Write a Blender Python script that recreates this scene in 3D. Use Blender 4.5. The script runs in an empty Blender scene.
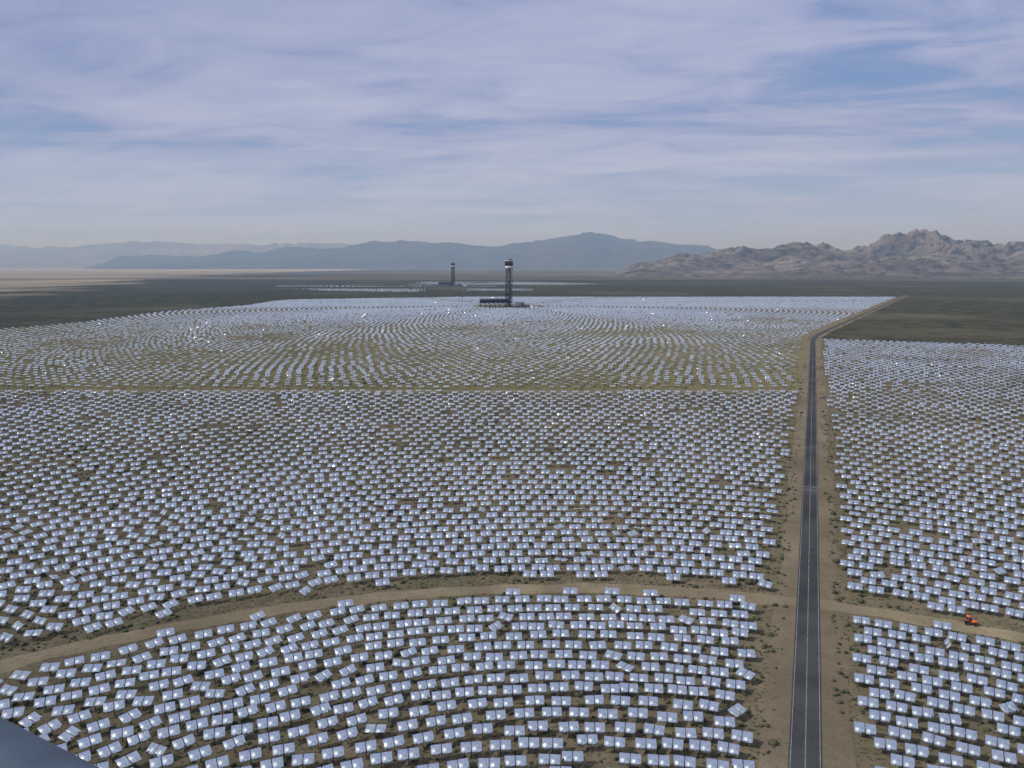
import bpy, math, random
import numpy as np
from mathutils import Vector, noise as mn
rng=np.random.default_rng(7); random.seed(7)
scene=bpy.context.scene
R=math.radians
# ------------------------------------------------------------ helpers
def link(o):
    scene.collection.objects.link(o); return o
def new_mat(name):
    m=bpy.data.materials.new(name); m.use_nodes=True
    nt=m.node_tree; nt.nodes.clear()
    out=nt.nodes.new('ShaderNodeOutputMaterial')
    return m,nt,out
def simple(name,col,rough=.8,metal=0,var=.15,scale=1.0):
    m,nt,out=new_mat(name); n=nt.nodes; l=nt.links
    b=n.new('ShaderNodeBsdfPrincipled'); b.inputs['Roughness'].default_value=rough; b.inputs['Metallic'].default_value=metal
    tc=n.new('ShaderNodeNewGeometry'); ns=n.new('ShaderNodeTexNoise'); ns.inputs['Scale'].default_value=scale; ns.inputs['Detail'].default_value=3
    l.new(tc.outputs['Position'],ns.inputs['Vector'])
    r=n.new('ShaderNodeValToRGB'); r.color_ramp.elements[0].position=.3; r.color_ramp.elements[1].position=.7
    r.color_ramp.elements[0].color=tuple(c*(1-var) for c in col)+(1,); r.color_ramp.elements[1].color=tuple(min(1,c*(1+var)) for c in col)+(1,)
    l.new(ns.outputs['Fac'],r.inputs['Fac']); l.new(r.outputs['Color'],b.inputs['Base Color']); l.new(b.outputs[0],out.inputs['Surface'])
    return m
class NB:
    """small node-building helper"""
    def __init__(s,nt): s.nt=nt; s.n=nt.nodes; s.l=nt.links
    def put(s,sock,v):
        if isinstance(v,(int,float)): sock.default_value=v
        elif isinstance(v,tuple): sock.default_value=v if len(v)==len(sock.default_value) else v+(1,)
        else: s.l.new(v,sock)
    def math(s,op,a,b=0.0,clamp=False):
        x=s.n.new('ShaderNodeMath'); x.operation=op; x.use_clamp=clamp; s.put(x.inputs[0],a); s.put(x.inputs[1],b); return x.outputs[0]
    def mix(s,f,a,b,mode='MIX'):
        x=s.n.new('ShaderNodeMixRGB'); x.blend_type=mode; s.put(x.inputs[0],f); s.put(x.inputs[1],a); s.put(x.inputs[2],b); return x.outputs[0]
    def noise(s,vec,scale,detail=4,rough=.5,dist=0):
        x=s.n.new('ShaderNodeTexNoise'); s.l.new(vec,x.inputs['Vector']); x.inputs['Scale'].default_value=scale
        x.inputs['Detail'].default_value=detail; x.inputs['Roughness'].default_value=rough; x.inputs['Distortion'].default_value=dist; return x.outputs['Fac']
    def smooth(s,v,a,b,c=0.0,d=1.0):
        x=s.n.new('ShaderNodeMapRange'); x.interpolation_type='SMOOTHSTEP'; s.put(x.inputs['Value'],v)
        x.inputs['From Min'].default_value=a; x.inputs['From Max'].default_value=b; x.inputs['To Min'].default_value=c; x.inputs['To Max'].default_value=d; return x.outputs['Result']
    def vmul(s,v,sc):
        x=s.n.new('ShaderNodeVectorMath'); x.operation='MULTIPLY'; s.l.new(v,x.inputs[0]); x.inputs[1].default_value=sc; return x.outputs[0]
    def pos(s): return s.n.new('ShaderNodeNewGeometry').outputs['Position']
    def sep(s,v):
        x=s.n.new('ShaderNodeSeparateXYZ'); s.l.new(v,x.inputs[0]); return x.outputs
    def comb(s,x,y,z):
        c=s.n.new('ShaderNodeCombineXYZ'); s.put(c.inputs[0],x); s.put(c.inputs[1],y); s.put(c.inputs[2],z); return c.outputs[0]
    def diffuse(s,col,out,rough=.95):
        b=s.n.new('ShaderNodeBsdfDiffuse'); s.put(b.inputs['Color'],col); b.inputs['Roughness'].default_value=.6
        s.l.new(b.outputs[0],out.inputs['Surface']); return b

def quads_mesh(name,V,F,mi=None,mats=(),smooth=False):
    me=bpy.data.meshes.new(name); V=np.asarray(V,dtype=np.float32); F=np.asarray(F,dtype=np.int32)
    me.vertices.add(len(V)); me.vertices.foreach_set('co',V.ravel())
    k=F.shape[1]
    me.loops.add(F.size); me.loops.foreach_set('vertex_index',F.ravel())
    me.polygons.add(len(F)); me.polygons.foreach_set('loop_start',np.arange(0,F.size,k,dtype=np.int32))
    if mi is not None: me.polygons.foreach_set('material_index',np.asarray(mi,dtype=np.int32))
    if smooth: me.polygons.foreach_set('use_smooth',np.ones(len(F),dtype=bool))
    me.update(calc_edges=True)
    for m in mats: me.materials.append(m)
    return link(bpy.data.objects.new(name,me))

BF=np.array([[1,5,7,3],[0,2,6,4],[0,1,3,2],[4,6,7,5],[0,4,5,1],[2,3,7,6]])
class Boxes:
    def __init__(s): s.V=[]; s.F=[]
    def box(s,c,d):
        o=len(s.V)
        for a in(-.5,.5):
            for b in(-.5,.5):
                for e in(-.5,.5): s.V.append((c[0]+a*d[0],c[1]+b*d[1],c[2]+e*d[2]))
        s.F+= (BF+o).tolist(); return s
    def beam(s,p,q,w,h=None):
        h=h or w; p=Vector(p);q=Vector(q); n=(q-p).normalized()
        up=Vector((0,0,1)) if abs(n.z)<.95 else Vector((1,0,0))
        u=n.cross(up).normalized(); v=u.cross(n)
        o=len(s.V)
        for A in(p,q):
            for b in(-.5,.5):
                for e in(-.5,.5): s.V.append(tuple(A+u*b*w+v*e*h))
        s.F+=(BF+o).tolist(); return s
    def cyl(s,p,q,r,n=12):
        p=Vector(p);q=Vector(q); d=(q-p).normalized(); up=Vector((0,0,1)) if abs(d.z)<.95 else Vector((1,0,0))
        u=d.cross(up).normalized(); v=u.cross(d); o=len(s.V)
        for A in(p,q):
            for i in range(n):
                a=2*math.pi*i/n; s.V.append(tuple(A+(u*math.cos(a)+v*math.sin(a))*r))
        for i in range(n):
            j=(i+1)%n; s.F.append([o+i,o+j,o+n+j,o+n+i])
        for k in range(0,n//2-1):
            s.F.append([o+k,o+k+1,o+n-2-k,o+n-1-k]); s.F.append([o+n+k,o+n+n-1-k,o+n+n-2-k,o+n+k+1])
        return s
    def obj(s,name,mat,parent=None,loc=None):
        o=quads_mesh(name,s.V,s.F,None,[mat])
        if parent: o.parent=parent
        return o
def empty(name,loc=(0,0,0),rz=0):
    e=bpy.data.objects.new(name,None); e.location=loc; e.rotation_euler=(0,0,rz); return link(e)
def strip(name,pts,w0,w1,z,mat,seg=20,wob=0.0):
    """ribbon along polyline pts; offsets w0 (left,neg) .. w1 (right,pos)"""
    P=[]
    for a,b in zip(pts[:-1],pts[1:]):
        a=Vector(a);b=Vector(b); n=max(1,int((b-a).length/seg))
        P+= [a+(b-a)*i/n for i in range(n)]
    P.append(Vector(pts[-1])); V=[];F=[]
    for i,p in enumerate(P):
        t=(P[min(i+1,len(P)-1)]-P[max(i-1,0)]).normalized(); r=Vector((t.y,-t.x))
        q=wob*mn.fractal(Vector((i*.35,w0,2.)),1,2,3); q2=wob*mn.fractal(Vector((i*.35,w1,7.)),1,2,3)
        a=p+r*(w0+q); b=p+r*(w1+q2)
        V+=[(a.x,a.y,z),(b.x,b.y,z)]
        if i: F.append([2*i-2,2*i-1,2*i+1,2*i])
    return quads_mesh(name,V,F,None,[mat])

# ------------------------------------------------------------ site survey (metres, viewpoint tower near origin)
CAMH=122.0
T1=np.array([20.,0.]); T2=np.array([-9.,2358.]); T3=np.array([-347.,4743.])
ROAD=[(-50.,-146.),(71.8,180.),(495.,1312.),(530.,1390.),(590.,1500.),(1450.,3005.),(1600.,3260.)]
RD=np.array(ROAD)
def road_dist(P):
    d=np.full(len(P),1e9); side=np.zeros(len(P))
    for a,b in zip(RD[:-1],RD[1:]):
        ab=b-a; L=np.hypot(*ab); t=np.clip(((P-a)@ab)/L**2,0,1); q=a+t[:,None]*ab
        dd=np.hypot(*(P-q).T); cr=(P[:,0]-a[0])*ab[1]-(P[:,1]-a[1])*ab[0]
        m=dd<d; d[m]=dd[m]; side[m]=np.sign(cr[m])
    return d,side   # side +1 = right of road
RING=290.0

# ------------------------------------------------------------ materials
def ground_mat():
    m,nt,out=new_mat('desert_ground'); b=NB(nt); p=b.pos(); x,y,z=b.sep(p)
    n1=b.noise(p,.0016,4,.55); n2=b.noise(p,.02,3,.6); n3=b.noise(p,.16,2,.7)
    scrub=b.mix(b.smooth(n2,.35,.65),(.045,.046,.032),(.098,.09,.06))
    scrub=b.mix(b.smooth(n3,.45,.62),scrub,(.026,.03,.019))
    scrub=b.mix(b.smooth(n1,.5,.7,0,.6),scrub,(.14,.12,.08))
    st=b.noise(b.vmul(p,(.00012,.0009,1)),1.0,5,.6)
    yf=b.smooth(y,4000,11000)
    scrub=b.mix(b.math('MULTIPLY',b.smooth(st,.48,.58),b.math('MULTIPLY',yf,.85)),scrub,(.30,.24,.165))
    yy=b.math('MINIMUM',b.math('SUBTRACT',y,3665),6300)
    edge=b.math('SUBTRACT',b.math('SUBTRACT',-2150.0,b.math('MULTIPLY',yy,.25)),x)
    edge=b.math('ADD',edge,b.math('MULTIPLY',b.math('SUBTRACT',n1,.5),2600))
    mk=b.smooth(edge,-200,500)
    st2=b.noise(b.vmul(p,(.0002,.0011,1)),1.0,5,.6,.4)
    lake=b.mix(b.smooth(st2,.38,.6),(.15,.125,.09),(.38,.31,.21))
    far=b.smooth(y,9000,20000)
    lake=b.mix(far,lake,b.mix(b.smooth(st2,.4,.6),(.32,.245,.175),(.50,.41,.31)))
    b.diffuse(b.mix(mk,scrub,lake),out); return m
def field_mat(name,a,c,shrub,green):
    m,nt,out=new_mat(name); b=NB(nt); p=b.pos()
    n1=b.noise(p,.012,3,.6); n2=b.noise(p,.12,4,.65); n3=b.noise(p,.7,3,.6); n4=b.noise(p,.004,3,.5)
    col=b.mix(b.smooth(n2,.3,.7),a,c)
    col=b.mix(b.smooth(n1,.4,.7,0,.6),col,green)
    col=b.mix(b.smooth(n4,.45,.65,0,.4),col,c)
    col=b.mix(b.smooth(n3,.53,.63,0,.8),col,shrub)
    b.diffuse(col,out); return m
def dirt_mat(name,a,c):
    m,nt,out=new_mat(name); b=NB(nt); p=b.pos()
    n1=b.noise(p,.06,5,.65); n2=b.noise(p,.9,3,.65); n3=b.noise(p,.015,3,.6)
    col=b.mix(b.smooth(n1,.35,.65),a,c); col=b.mix(b.smooth(n2,.52,.68,0,.6),col,tuple(v*.5 for v in a))
    col=b.mix(b.smooth(n3,.45,.65,0,.6),col,tuple(v*.72 for v in a))
    b.diffuse(col,out); return m
def asphalt_mat():
    m,nt,out=new_mat('asphalt'); b=NB(nt); p=b.pos()
    n1=b.noise(p,.03,5,.65); n2=b.noise(p,1.2,3,.65)
    col=b.mix(b.smooth(n1,.35,.65),(.038,.042,.047),(.066,.07,.075)); col=b.mix(b.smooth(n2,.5,.7,0,.5),col,(.095,.09,.085))
    b.diffuse(col,out,.85); return m
def mirror_mat():
    m,nt,out=new_mat('heliostat_mirror'); b=NB(nt)
    g=b.n.new('ShaderNodeBsdfGlossy'); g.inputs['Color'].default_value=(.82,.86,.87,1); g.inputs['Roughness'].default_value=.03
    d=b.n.new('ShaderNodeBsdfDiffuse'); p=b.pos(); nz=b.noise(p,.05,2)
    b.l.new(b.mix(nz,(.30,.30,.29),(.55,.54,.51)),d.inputs['Color'])
    mx=b.n.new('ShaderNodeMixShader'); mx.inputs[0].default_value=.09
    b.l.new(g.outputs[0],mx.inputs[1]); b.l.new(d.outputs[0],mx.inputs[2]); b.l.new(mx.outputs[0],out.inputs['Surface']); return m
def rock_mat(name,a,c,dark,sc=1.0):
    m,nt,out=new_mat(name); b=NB(nt); p=b.pos(); x,y,z=b.sep(p)
    n1=b.noise(p,.0012*sc,6,.62); n2=b.noise(p,.009*sc,5,.65)
    col=b.mix(b.smooth(n1,.38,.62),a,c); col=b.mix(b.smooth(n2,.45,.60,0,.85),col,dark)
    b.diffuse(col,out); return m
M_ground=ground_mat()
M_f1=field_mat('field_soil',(.12,.10,.066),(.195,.163,.11),(.036,.037,.023),(.10,.094,.053))
M_f2=field_mat('field_soil_grassy',(.16,.14,.076),(.225,.192,.112),(.05,.052,.027),(.125,.122,.055))
M_dirt=dirt_mat('graded_dirt',(.155,.125,.088),(.225,.185,.13))
M_ring=dirt_mat('sand_track',(.20,.165,.108),(.28,.235,.16))
M_asph=asphalt_mat()
M_white=simple('white_line_paint',(.34,.34,.33),.7,0,.35,.4)
M_yel=simple('yellow_line_paint',(.20,.18,.12),.7,0,.4,.3)
M_mir=mirror_mat()
M_back=simple('mirror_backing',(.30,.31,.33),.5,0,.1)
M_post=simple('galvanised_post',(.13,.13,.13),.7,.1,.2)
M_shrub=simple('shrub_foliage',(.065,.07,.032),.95,0,.5,.3)
M_steel=simple('dark_painted_steel',(.04,.045,.05),.6,.3,.2,.2)
M_black=simple('receiver_tubes',(.010,.010,.012),.5,0,.3,.3)
M_wht=simple('white_cladding',(.78,.79,.80),.5,0,.05,.1)
M_grey=simple('grey_cladding',(.16,.17,.18),.6,0,.15,.1)
M_blue=simple('blue_painted_steel',(.06,.09,.14),.45,.2,.25,9)
M_orange=simple('orange_paint',(.75,.16,.03),.4,0,.1,1)
M_glass=simple('dark_glass',(.03,.04,.05),.1,0,.1)
M_tyre=simple('tyre_rubber',(.02,.02,.02),.9,0,.2)

# ------------------------------------------------------------ ground sheet
s=np.sinh(np.linspace(-6.2,6.2,121)); s=s/s.max()*75000
gx,gy=np.meshgrid(s,s); n=len(s)
V=np.stack([gx.ravel(),gy.ravel(),np.zeros(n*n)],1)
i,j=np.meshgrid(np.arange(n-1),np.arange(n-1)); a=(j*n+i).ravel(); F=np.stack([a,a+1,a+n+1,a+n],1)
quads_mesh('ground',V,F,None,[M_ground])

def poly_grid(name,test,x0,x1,y0,y1,st,z,mat):
    xs=np.arange(x0,x1+st,st); ys=np.arange(y0,y1+st,st); gx,gy=np.meshgrid(xs,ys); nx=len(xs)
    P=np.stack([gx.ravel(),gy.ravel()],1)
    i,j=np.meshgrid(np.arange(nx-1),np.arange(len(ys)-1)); a=(j*nx+i).ravel(); F=np.stack([a,a+1,a+nx+1,a+nx],1)
    C=P[F].mean(1); F=F[test(C)]
    used,inv=np.unique(F,return_inverse=True); V=np.column_stack([P[used],np.full(len(used),z)])
    return quads_mesh(name,V,inv.reshape(F.shape),None,[mat])
def in_f1(P,mg=0):
    d,sd=road_dist(P); x,y=P.T
    left=(sd<0)&(y<768-mg)
    top=1312-.41*(x-507)-mg
    right=(sd>0)&(y<top)&(x<1100)
    return (left|right)&(y>-200)&(x>-1300)
def in_f2(P,mg=0):
    d,sd=road_dist(P); x,y=P.T
    lb=np.where(y<1518,-980-(1518-y)*.5,-980+(y-1518)*.165)
    wob=25*np.sin(x*.011+y*.007)
    topl=3080-np.clip((-150-x),0,None)*.42
    return (sd<0)&(y>780+mg)&(x>lb+wob+mg)&(y<topl-mg)&(y<3060-mg)
poly_grid('graded_field_ground',lambda P:in_f1(P),-1300,1100,-200,1400,10,.04,M_f1)
poly_grid('graded_field_ground',lambda P:in_f2(P)|((P[:,1]>760)&(P[:,1]<782)&(road_dist(P)[1]<0)&(P[:,0]>-1300)),-1350,1500,760,3100,12,.05,M_f2)
strip('dirt_verge',ROAD,-11.5,11.5,.08,M_dirt,12,3)
strip('dirt_track',[(-1300,776),(282,774)],-3.2,3.2,.07,M_ring,20,1.0)
ringp=[(T1[0]+RING*math.cos(t),T1[1]+RING*math.sin(t)) for t in np.linspace(R(-30),R(210),300)]
strip('sand_track',ringp,-4.4,4.4,.10,M_ring,8,1.8)
strip('asphalt_road',ROAD,-4.0,4.0,.14,M_asph,12)
strip('road_centre_line',ROAD,-.13,.13,.15,M_yel,12)
strip('road_edge_line',ROAD,-3.55,-3.43,.15,M_white,12)
strip('road_edge_line',ROAD,3.43,3.55,.15,M_white,12)
rd=Vector((423,1132)).normalized(); rn=Vector((rd.y,-rd.x))
for yy in (425.,431.):
    c=Vector((71.8+(yy-180)*.3737,yy)); strip('stop_bar',[tuple(c-rn*3.3),tuple(c+rn*3.3)],-.25,.25,.155,M_white,3)
a=np.linspace(0,2*math.pi,60)
strip('dirt_track',[(T2[0]+95*math.cos(t),T2[1]+95*math.sin(t)) for t in a],-70,5,.10,M_dirt,20)

# ------------------------------------------------------------ heliostats
def rings(c,r0,r1,drf,spf,a0,a1):
    out=[]; r=r0; k=0
    while r<r1:
        if k%6==0: step=spf(r)/r; ph=random.random()*step
        n_=int((a1-a0)/step); t=a0+ph+step*(np.arange(n_)+(.5 if k%2 else 0))
        out.append(np.stack([c[0]+r*np.cos(t),c[1]+r*np.sin(t)],1)); r+=drf(r); k+=1
    return np.concatenate(out)
def heliostats(name,P,az,el,w=2.62,h=3.05,hc=2.5,detail=True):
    N=len(P); ca,sa,ce,se=np.cos(az),np.sin(az),np.cos(el),np.sin(el)
    nn=np.stack([ca*ce,sa*ce,se],1); u=np.stack([-sa,ca,0*ca],1); v=np.cross(nn,u)
    C=np.column_stack([P,np.full(N,hc)])
    bx=[(-w,-.13,-h/2,h/2,.1,.17),(.13,w,-h/2,h/2,.1,.17)]; ids=[[0,1,1,1,1,1]]*2
    if detail: bx.append((-w*.85,w*.85,-.12,.12,-.15,.09)); ids.append([2]*6)
    Vs=[]
    for b in bx:
        for A in b[0:2]:
            for B in b[2:4]:
                for D in b[4:6]: Vs.append(C+u*A+v*B+nn*D)
    for A in(-.14,.14):
        for B in(-.14,.14):
            for D in(0,hc-.2): Vs.append(np.column_stack([P[:,0]+A,P[:,1]+B,np.full(N,D)]))
    ids.append([2]*6)
    Vs=np.stack(Vs,1); nv=Vs.shape[1]; nb=nv//8
    Ft=np.concatenate([BF+8*k for k in range(nb)]); F=(Ft[None]+(np.arange(N)*nv)[:,None,None]).reshape(-1,4)
    mi=np.tile(np.concatenate(ids),N)
    print(name,N); return quads_mesh(name,Vs.reshape(-1,3),F,mi,[M_mir,M_back,M_post])
def lownoise(P,sc,seed):
    return np.array([mn.noise(Vector((x*sc,y*sc,seed))) for x,y in P])

P=rings(T1,134,1750,lambda r:min(6.6+max(0,r-230)*.019,13),lambda r:min(6.7+max(0,r-250)*.0065,9.6),R(15),R(165))
P=P+rng.normal(0,.45,P.shape)
d,sd=road_dist(P); r=np.hypot(*(P-T1).T)
keep=in_f1(P,4)&(d>13.5+rng.random(len(P))*3)&(abs(r-RING)>8.0)&(abs(P[:,0])<.74*P[:,1]+60)&(P[:,1]>110)&(rng.random(len(P))>.02)
P=P[keep]; r=r[keep]
toT=np.arctan2(T1[1]-P[:,1],T1[0]-P[:,0]); N=len(P)
chaos=np.clip((-P[:,0]-10)/110,0,1)*np.clip((620-r)/300,0,1)
ln=lownoise(P,.02,3.)
az=toT+rng.normal(0,1,N)*R(4)+chaos*(ln*R(80)+rng.normal(0,1,N)*R(13))+lownoise(P,.01,21.)*R(18)
el=R(60)+np.clip((r-290)/250,0,1)*R(13)+rng.normal(0,R(3.5),N)+lownoise(P,.012,9.)*R(14)
# mirrors west of the tower are tipped lower (towards the veiled sun) than those straight ahead
wst=np.clip((-P[:,0]-20)/160,0,1)*np.clip((560-r)/250,0,1); az-=wst*R(10); el-=wst*R(5)
odd=rng.random(N)<.05; az[odd]+=rng.normal(0,R(35),odd.sum()); el[odd]+=rng.normal(0,R(14),odd.sum())
heliostats('heliostat_field',P,az,el)

P=rings(T2,112,2600,lambda r:12+r*.0022,lambda r:9.5+r*.0018,0,2*math.pi)
P=P+rng.normal(0,.9,P.shape); d,_=road_dist(P)
keep=in_f2(P,6)&(d>18)&(abs(P[:,0])<.74*P[:,1]+60)&(rng.random(len(P))>.05)
P=P[keep]; N=len(P); r2=np.hypot(*(P-T2).T)
f=np.clip((P[:,1]-1500)/1100,0,1)
k_=np.exp(-(((P[:,0]-T2[0])/380)**2+((P[:,1]-2450)/420)**2))
jit=1-.5*k_
el=R(77)-f*R(35)+(rng.normal(0,R(6),N)+lownoise(P,.006,4.)*R(18))*jit
az=R(-90)+rng.normal(0,R(10),N)*jit
az-=R(29)*k_; el=el*(1-k_)+R(26.5)*k_
odd=rng.random(N)<.035; az[odd]+=rng.normal(0,R(50),odd.sum()); el[odd]-=R(30)
heliostats('heliostat_field',P,az,el,detail=False)

P=rings(T3,130,1500,lambda r:30,lambda r:15,0,2*math.pi); P=P+rng.normal(0,3,P.shape); x,y=(P-T3).T
ln=lownoise(P*np.array([.35,1.]),.006,6.)
keep=((x/1000)**2+(y/1100)**2<1)&(((y<-640)&(x<450))|((y>250)&(x>-300)&(x<900))|((y<0)&(y>-250)&(x<250)))&(ln>-.12)
P=P[keep]; N=len(P)
heliostats('heliostat_field',P,R(-100)+rng.normal(0,R(8),N),R(30)+rng.normal(0,R(7),N),detail=False)

# ------------------------------------------------------------ desert shrubs
t_=(1+5**.5)/2
ico=np.array([(-1,t_,0),(1,t_,0),(-1,-t_,0),(1,-t_,0),(0,-1,t_),(0,1,t_),(0,-1,-t_),(0,1,-t_),(t_,0,-1),(t_,0,1),(-t_,0,-1),(-t_,0,1)])/1.9
icf=np.array([(0,11,5),(0,5,1),(0,1,7),(0,7,10),(0,10,11),(1,5,9),(5,11,4),(11,10,2),(10,7,6),(7,1,8),(3,9,4),(3,4,2),(3,2,6),(3,6,8),(3,8,9),(4,9,5),(2,4,11),(6,2,10),(8,6,7),(9,8,1)])
N=32000; yv=150+(1000-150)*rng.random(N)**.9; xv=(rng.random(N)*2-1)*(.72*yv+30); P=np.stack([xv,yv],1)
d,sd=road_dist(P); r=np.hypot(*(P-T1).T)
keep=(d>7.5)&(abs(r-RING)>4.5)&~((abs(P[:,1]-775)<5)&(sd<0))&(lownoise(P,.015,1.)>-.25)
P=P[keep]; N=len(P); sc=rng.gamma(4,.12,N)+.12
Vv=ico[None]*rng.uniform(.55,1.3,(N,12,1))*sc[:,None,None]; Vv[:,:,2]*=.75; Vv[:,:,2]+=sc[:,None]*.5; Vv[:,:,:2]+=P[:,None,:]
F=(icf[None]+(np.arange(N)*12)[:,None,None]).reshape(-1,3)
quads_mesh('desert_shrubs',Vv.reshape(-1,3),F,None,[M_shrub])

# ------------------------------------------------------------ solar towers
def tower(x,y,top=140.):
    e=empty('solar_power_tower',(x,y,0)); w=9.; hb=112.
    b=Boxes(); lv=[hb*i/9 for i in range(10)]
    C=[(-w,-w),(w,-w),(w,w),(-w,w)]
    for cx,cy in C: b.beam((cx,cy,0),(cx,cy,hb),2.2)
    for cx,cy in[(0,-w),(0,w),(-w,0),(w,0)]: b.beam((cx,cy,0),(cx,cy,hb),1.2)
    for k in range(9):
        for q in range(4):
            p0=C[q];p1=C[(q+1)%4]; m=((p0[0]+p1[0])/2,(p0[1]+p1[1])/2)
            b.beam((*p0,lv[k+1]),(*p1,lv[k+1]),1.4)
            b.beam((*p0,lv[k]),(*m,lv[k+1]),1.0); b.beam((*p1,lv[k]),(*m,lv[k+1]),1.0)
    b.obj('lattice_frame',M_steel,e)
    b=Boxes(); b.box((2,0,hb/2),(7,7,hb)); b.box((-5,2,hb/2),(3,3,hb)); b.obj('elevator_core',M_grey,e)
    b=Boxes()
    for k in(3,6): b.box((0,0,lv[k]+.8),(20.5,20.5,.5))
    b.box((0,0,hb-.2),(25,25,.8)); b.obj('platforms',M_steel,e)
    b=Boxes(); b.box((0,0,116),(22,22,8)); b.obj('lower_heat_shield',M_wht,e)
    b=Boxes(); b.box((0,0,127),(22.5,22.5,14))
    for k in range(-4,5):
        b.box((k*2.4,-11.4,127),(1.7,.5,13.6)); b.box((k*2.4,11.4,127),(1.7,.5,13.6)); b.box((-11.4,k*2.4,127),(.5,1.7,13.6)); b.box((11.4,k*2.4,127),(.5,1.7,13.6))
    b.obj('boiler_receiver',M_black,e)
    b=Boxes(); b.box((0,0,135.2),(22,22,2.4)); b.obj('upper_heat_shield',M_wht,e)
    b=Boxes(); b.box((0,0,137.8),(19,19,2.8)); b.box((3,0,139.9),(4,5,1.4)); b.beam((-6,0,139),(-6,0,142),.5); b.obj('crown_penthouse',M_steel,e)
    return e
def condenser(x,y,rz=0):
    e=empty('air_cooled_condenser',(x,y,0),rz); b=Boxes()
    for i_ in range(7):
        for j_ in range(3): b.box((-42+i_*14,-14+j_*14,7),(1.6,1.6,14))
    for i_ in range(6):
        for j_ in range(2): b.beam((-42+i_*14,-14+j_*28,0),(-28+i_*14,-14+j_*28,14),.9)
    b.obj('support_legs',M_steel,e)
    b=Boxes(); b.box((0,0,15.5),(88,32,3)); b.box((0,-16.4,20),(86,.4,7)); b.box((0,16.4,20),(86,.4,7))
    for i_ in range(6):
        for j_ in range(2): b.cyl((-35+i_*14,-7+j_*14,11.5),(-35+i_*14,-7+j_*14,14),5)
    b.obj('fan_deck_and_wind_wall',M_steel,e)
    V=[];F=[]
    for i_ in range(6):
        x0=-42+i_*14; o=len(V)
        V+=[(x0+.3,-15,17.1),(x0+13.7,-15,17.1),(x0+7.6,-15,26),(x0+6.4,-15,26),(x0+.3,15,17.1),(x0+13.7,15,17.1),(x0+7.6,15,26),(x0+6.4,15,26)]
        F+=[[o,o+1,o+2,o+3],[o+4,o+7,o+6,o+5],[o,o+3,o+7,o+4],[o+1,o+5,o+6,o+2],[o+2,o+6,o+7,o+3]]
    q=quads_mesh('finned_tube_bundles',V,F,None,[M_steel]); q.parent=e
    b=Boxes()
    for i_ in range(6): b.cyl((-35+i_*14,-15,27),(-35+i_*14,15,27),.8)
    b.beam((-45,-18,23),(45,-18,23),2.0); b.obj('steam_ducts',M_grey,e)
def turbine(x,y):
    e=empty('turbine_building',(x,y,0)); b=Boxes(); b.box((0,0,7),(30,20,14)); b.box((22,0,4),(14,16,8)); b.obj('walls',M_grey,e)
    b=Boxes(); b.box((0,0,14.3),(31,21,.6)); b.box((-6,0,15.4),(6,6,1.8)); b.obj('roof',M_grey,e)
    b=Boxes()
    for k in range(-2,4): b.box((k*4.5-2,-10.1,10),(2.6,.2,1.6))
    b.box((-10,-10.15,2.6),(5,.25,5)); b.obj('openings',M_glass,e)
    b=Boxes(); b.cyl((38,-6,0),(38,-6,9),5,16); b.cyl((50,-4,0),(50,-4,7),4,16); b.obj('storage_tanks',M_wht,e)
for tx,ty in(T2,T3):
    tower(tx,ty); condenser(tx-42,ty+8); turbine(tx+30,ty-18)
tower(0,-16)
# viewing deck on the near tower with blue rail
e=empty('platform_railing',(0,0,0)); b=Boxes(); b.box((0,-1.6,120.0),(5,5.2,.12)); b.beam((-2,-4.4,120-.3),(-2,1,120-.3),.2); b.beam((2,-4.4,120-.3),(2,1,120-.3),.2); b.obj('deck',M_steel,e)
A=Vector((-.967,1.401,121.15)); D=Vector((.249,-.145,0)).normalized(); off=Vector((-.5,-.86,0))*.045+Vector((0,0,-.035))
p=A+off; b=Boxes(); b.cyl(p-D*1.6,p+D*1.1,.062,24); b.obj('top_rail',M_blue,e)
b=Boxes()
for k in(-1.4,.95):
    q=p+D*k; b.cyl(q-Vector((0,0,.06)),(q.x,q.y,120.0),.03,10)
b.cyl(p-D*1.6-Vector((0,0,.55)),p+D*1.1-Vector((0,0,.55)),.025,10); b.obj('posts_and_mid_rail',M_blue,e)

# ------------------------------------------------------------ orange tractor on the sand track
e=empty('orange_tractor',(157,259,.12),R(-28))
b=Boxes(); b.box((1.1,0,1.35),(1.9,1.1,.9)); b.box((-.6,0,1.2),(1.8,1.3,.7)); b.box((-.5,0,3.02),(1.7,1.6,.14)); b.box((-.9,.95,1.75),(1.2,.45,.12)); b.box((-.9,-.95,1.75),(1.2,.45,.12)); b.obj('hood_and_roof',M_orange,e)
b=Boxes(); b.box((-.5,0,2.25),(1.5,1.35,1.4)); b.obj('cab_glass',M_glass,e)
b=Boxes()
for sx in(-1.22,.22):
    for sy in(-.68,.68): b.beam((sx,sy,1.5),(sx,sy,2.96),.1)
b.cyl((1.5,.3,1.7),(1.5,.3,2.6),.06,8); b.obj('cab_pillars_and_exhaust',M_steel,e)
b=Boxes()
for sy in(-.95,.95): b.cyl((-.9,sy-.2,.85),(-.9,sy+.2,.85),.85,20); b.cyl((1.5,sy-.15,.55),(1.5,sy+.15,.55),.55,18)
b.obj('wheels',M_tyre,e)

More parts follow.
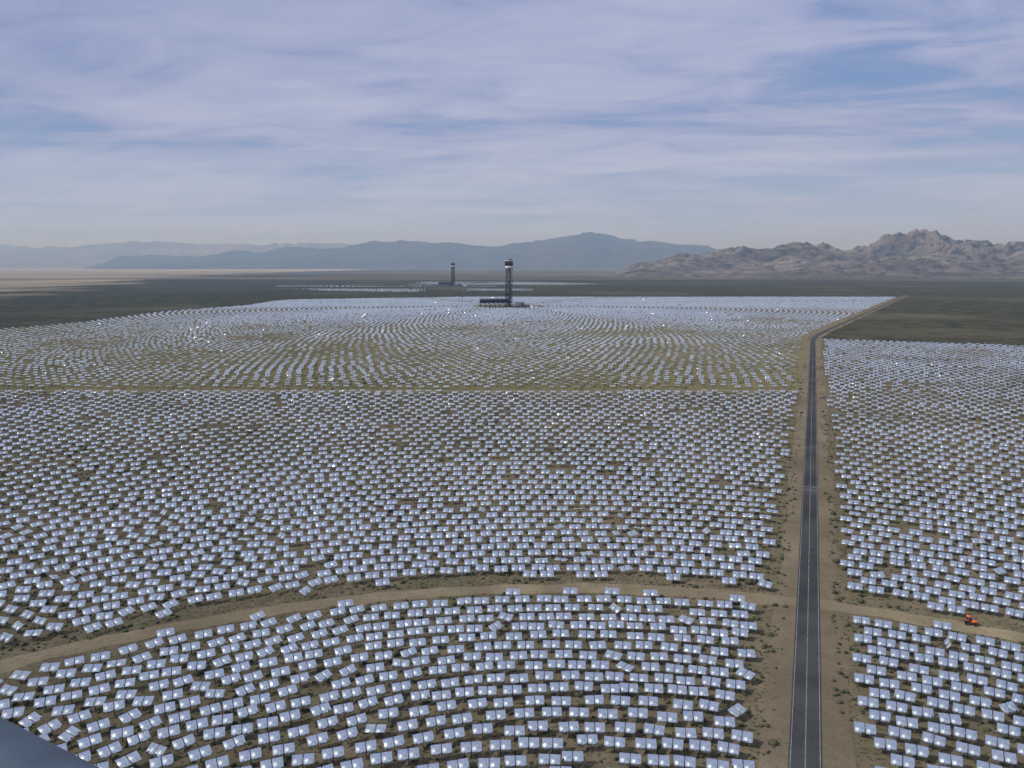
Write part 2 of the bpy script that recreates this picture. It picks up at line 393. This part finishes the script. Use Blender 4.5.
# ------------------------------------------------------------ mountains
def mountain(name,D,prof,depth,mat,nx,nv,fs,seed,amp=.5,skirt=1.2,front=.62,gain=1.0):
    px,ph=np.array(prof).T; xs=np.linspace(px[0],px[-1],nx); H=np.interp(xs,px,ph)*gain
    V=[]
    for jv in range(nv):
        v=jv/(nv-1); Y=D+(v-front)*depth; s_=v/front if v<front else (1-v)/(1-front)
        for i_ in range(nx):
            X=xs[i_]*Y/D; p=Vector((X/fs,Y/fs,seed))
            wp=Vector((mn.noise(p*.7),mn.noise(p*.7+Vector((9,3,1))),0))*.5
            rg=mn.ridged_multi_fractal(p+wp,.85,2.15,7,1.0,2.0)/2.3
            big=mn.noise(p*.45+Vector((3,8,2)))
            s2=min(1,max(0,s_*(1+.35*big)))
            base=s2**skirt
            k=(1-amp)+amp*rg*1.35
            edge=min(1,i_/(nx*.03),(nx-1-i_)/(nx*.03))
            V.append((X,Y,H[i_]*base*k*edge-3.0))
    i,j=np.meshgrid(np.arange(nx-1),np.arange(nv-1)); a=(j*nx+i).ravel(); F=np.stack([a,a+1,a+nx+1,a+nx],1)
    return quads_mesh(name,V,F,None,[mat],smooth=False)
M_rk=rock_mat('desert_rock',(.125,.108,.095),(.235,.20,.165),(.035,.033,.033))
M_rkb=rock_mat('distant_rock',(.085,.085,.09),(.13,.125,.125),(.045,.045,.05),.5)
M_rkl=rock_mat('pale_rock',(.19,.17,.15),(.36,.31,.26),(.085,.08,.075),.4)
mountain('rocky_mountains',11000,[(1300,20),(1597,140),(2002,243),(2408,323),(2814,340),(3152,403),(3350,370),(3491,400),(3761,497),(4032,560),(4160,490),(4303,500),(4573,390),(4844,420),(5114,520),(5385,531),(5723,571),(6061,548),(6400,521),(6670,504),(6927,604),(7956,680),(9985,700)],5200,M_rk,800,160,760.,2.,.56,1.1,.62,1.03)
mountain('rocky_foothills',8600,[(2300,0),(2700,50),(3100,80),(3500,120),(3900,170),(4200,190),(4600,130),(5000,170),(5400,210),(5900,190),(6500,200),(7500,230)],2400,rock_mat('foothill_rock',(.10,.085,.072),(.18,.15,.12),(.035,.033,.032)),420,70,400.,5.,.6,1.2)
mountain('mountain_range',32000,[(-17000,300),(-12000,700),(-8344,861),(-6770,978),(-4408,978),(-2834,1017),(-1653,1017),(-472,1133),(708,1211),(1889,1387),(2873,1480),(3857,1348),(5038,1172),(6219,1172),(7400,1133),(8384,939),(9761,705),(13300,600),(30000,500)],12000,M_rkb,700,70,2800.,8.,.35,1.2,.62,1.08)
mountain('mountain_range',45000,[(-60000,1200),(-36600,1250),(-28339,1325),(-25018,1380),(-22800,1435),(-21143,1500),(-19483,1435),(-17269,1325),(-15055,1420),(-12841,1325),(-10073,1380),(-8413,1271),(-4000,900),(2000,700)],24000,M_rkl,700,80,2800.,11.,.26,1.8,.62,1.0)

# ------------------------------------------------------------ haze (real air volume)
m,nt,out=new_mat('desert_haze'); vs=nt.nodes.new('ShaderNodeVolumeScatter'); vs.inputs['Color'].default_value=(.42,.67,1.0,1); vs.inputs['Density'].default_value=4.4e-5; vs.inputs['Anisotropy'].default_value=0.1
nt.links.new(vs.outputs[0],out.inputs['Volume'])
b=Boxes(); b.box((0,0,800),(149000,149000,1700)); b.obj('atmospheric_haze',m)

# ------------------------------------------------------------ sky + sun
SUN_EL=42; sx,sy=-.95,-.31
w=bpy.data.worlds.new('World'); scene.world=w; w.use_nodes=True; nt=w.node_tree; nt.nodes.clear(); b=NB(nt)
out=nt.nodes.new('ShaderNodeOutputWorld'); bg=nt.nodes.new('ShaderNodeBackground'); bg.inputs['Strength'].default_value=.1
sky=nt.nodes.new('ShaderNodeTexSky'); sky.sky_type='NISHITA'; sky.sun_disc=False; sky.sun_elevation=R(SUN_EL); sky.sun_rotation=math.atan2(sx,sy)%(2*math.pi); sky.altitude=900
tc=nt.nodes.new('ShaderNodeTexCoord'); g=tc.outputs['Generated']; x,y,z=b.sep(g)
zz=b.math('ADD',b.math('MAXIMUM',z,0.0),.09)
cv=b.comb(b.math('MULTIPLY',b.math('DIVIDE',x,zz),.55),b.math('ADD',b.math('DIVIDE',y,zz),b.math('MULTIPLY',b.math('DIVIDE',x,zz),.12)),0.0)
c1=b.noise(cv,.6,8,.56,.5); c2=b.noise(cv,2.4,8,.68,.9)
cc=b.math('ADD',b.math('MULTIPLY',c1,.66),b.math('MULTIPLY',c2,.34))
cloud=b.mix(b.smooth(cc,.38,.62),(2.8,3.4,6.0),(5.1,5.5,7.4))
cover=b.smooth(cc,.38,.49,.1,.97)
col=b.mix(cover,b.mix(.6,sky.outputs[0],(1.4,2.5,6.0)),cloud)
hz=b.smooth(z,0.0,.17,.8,0.0)
col=b.mix(hz,col,(4.6,5.7,8.0))
# sky colour painted darker higher up and towards the left, standing in for lens vignetting
dk=b.math('MULTIPLY',b.smooth(b.math('ADD',z,b.math('MULTIPLY',x,-.25)),.12,.45,0,.38),b.smooth(z,.45,.75,1,0))
col=b.mix(dk,col,(1.5,2.0,4.3))
# unseen overhead sky, its white and blue-grey areas added to tint mirror reflections
c3=b.noise(g,4.5,4,.6)
zen=b.math('MULTIPLY',b.smooth(z,.5,.85),.9)
col=b.mix(zen,col,b.mix(b.smooth(c3,.41,.60),(1.7,2.4,3.8),(5.2,5.8,6.6)))
sd_=Vector((sx*math.cos(R(SUN_EL)),sy*math.cos(R(SUN_EL)),math.sin(R(SUN_EL)))).normalized()
dp=nt.nodes.new('ShaderNodeVectorMath'); dp.operation='DOT_PRODUCT'; nt.links.new(g,dp.inputs[0]); dp.inputs[1].default_value=sd_
gl=b.math('POWER',b.math('MAXIMUM',dp.outputs['Value'],0.0),8.0)  # broad bright aureole round the sun, added to whiten mirrors reflecting it
col=b.mix(1.0,col,b.mix(gl,(0,0,0),(7.5,7.3,6.8)),'ADD')
nt.links.new(col,bg.inputs['Color']); nt.links.new(bg.outputs[0],out.inputs['Surface'])
L=bpy.data.lights.new('sun','SUN'); L.energy=2.7; L.angle=R(.8); L.color=(1,.96,.90); lo=link(bpy.data.objects.new('sun',L))
lo.rotation_euler=sd_.to_track_quat('Z','Y').to_euler(); lo.location=(0,0,500)

# ------------------------------------------------------------ camera
cam=bpy.data.cameras.new('camera'); cam.lens=28.125; cam.sensor_width=36; cam.clip_start=.1; cam.clip_end=300000
co=link(bpy.data.objects.new('camera',cam)); co.location=(0,0,CAMH); co.rotation_euler=(R(90-8.46),0,0); scene.camera=co
scene.view_settings.view_transform='Standard'; scene.view_settings.look='None'; scene.view_settings.exposure=0
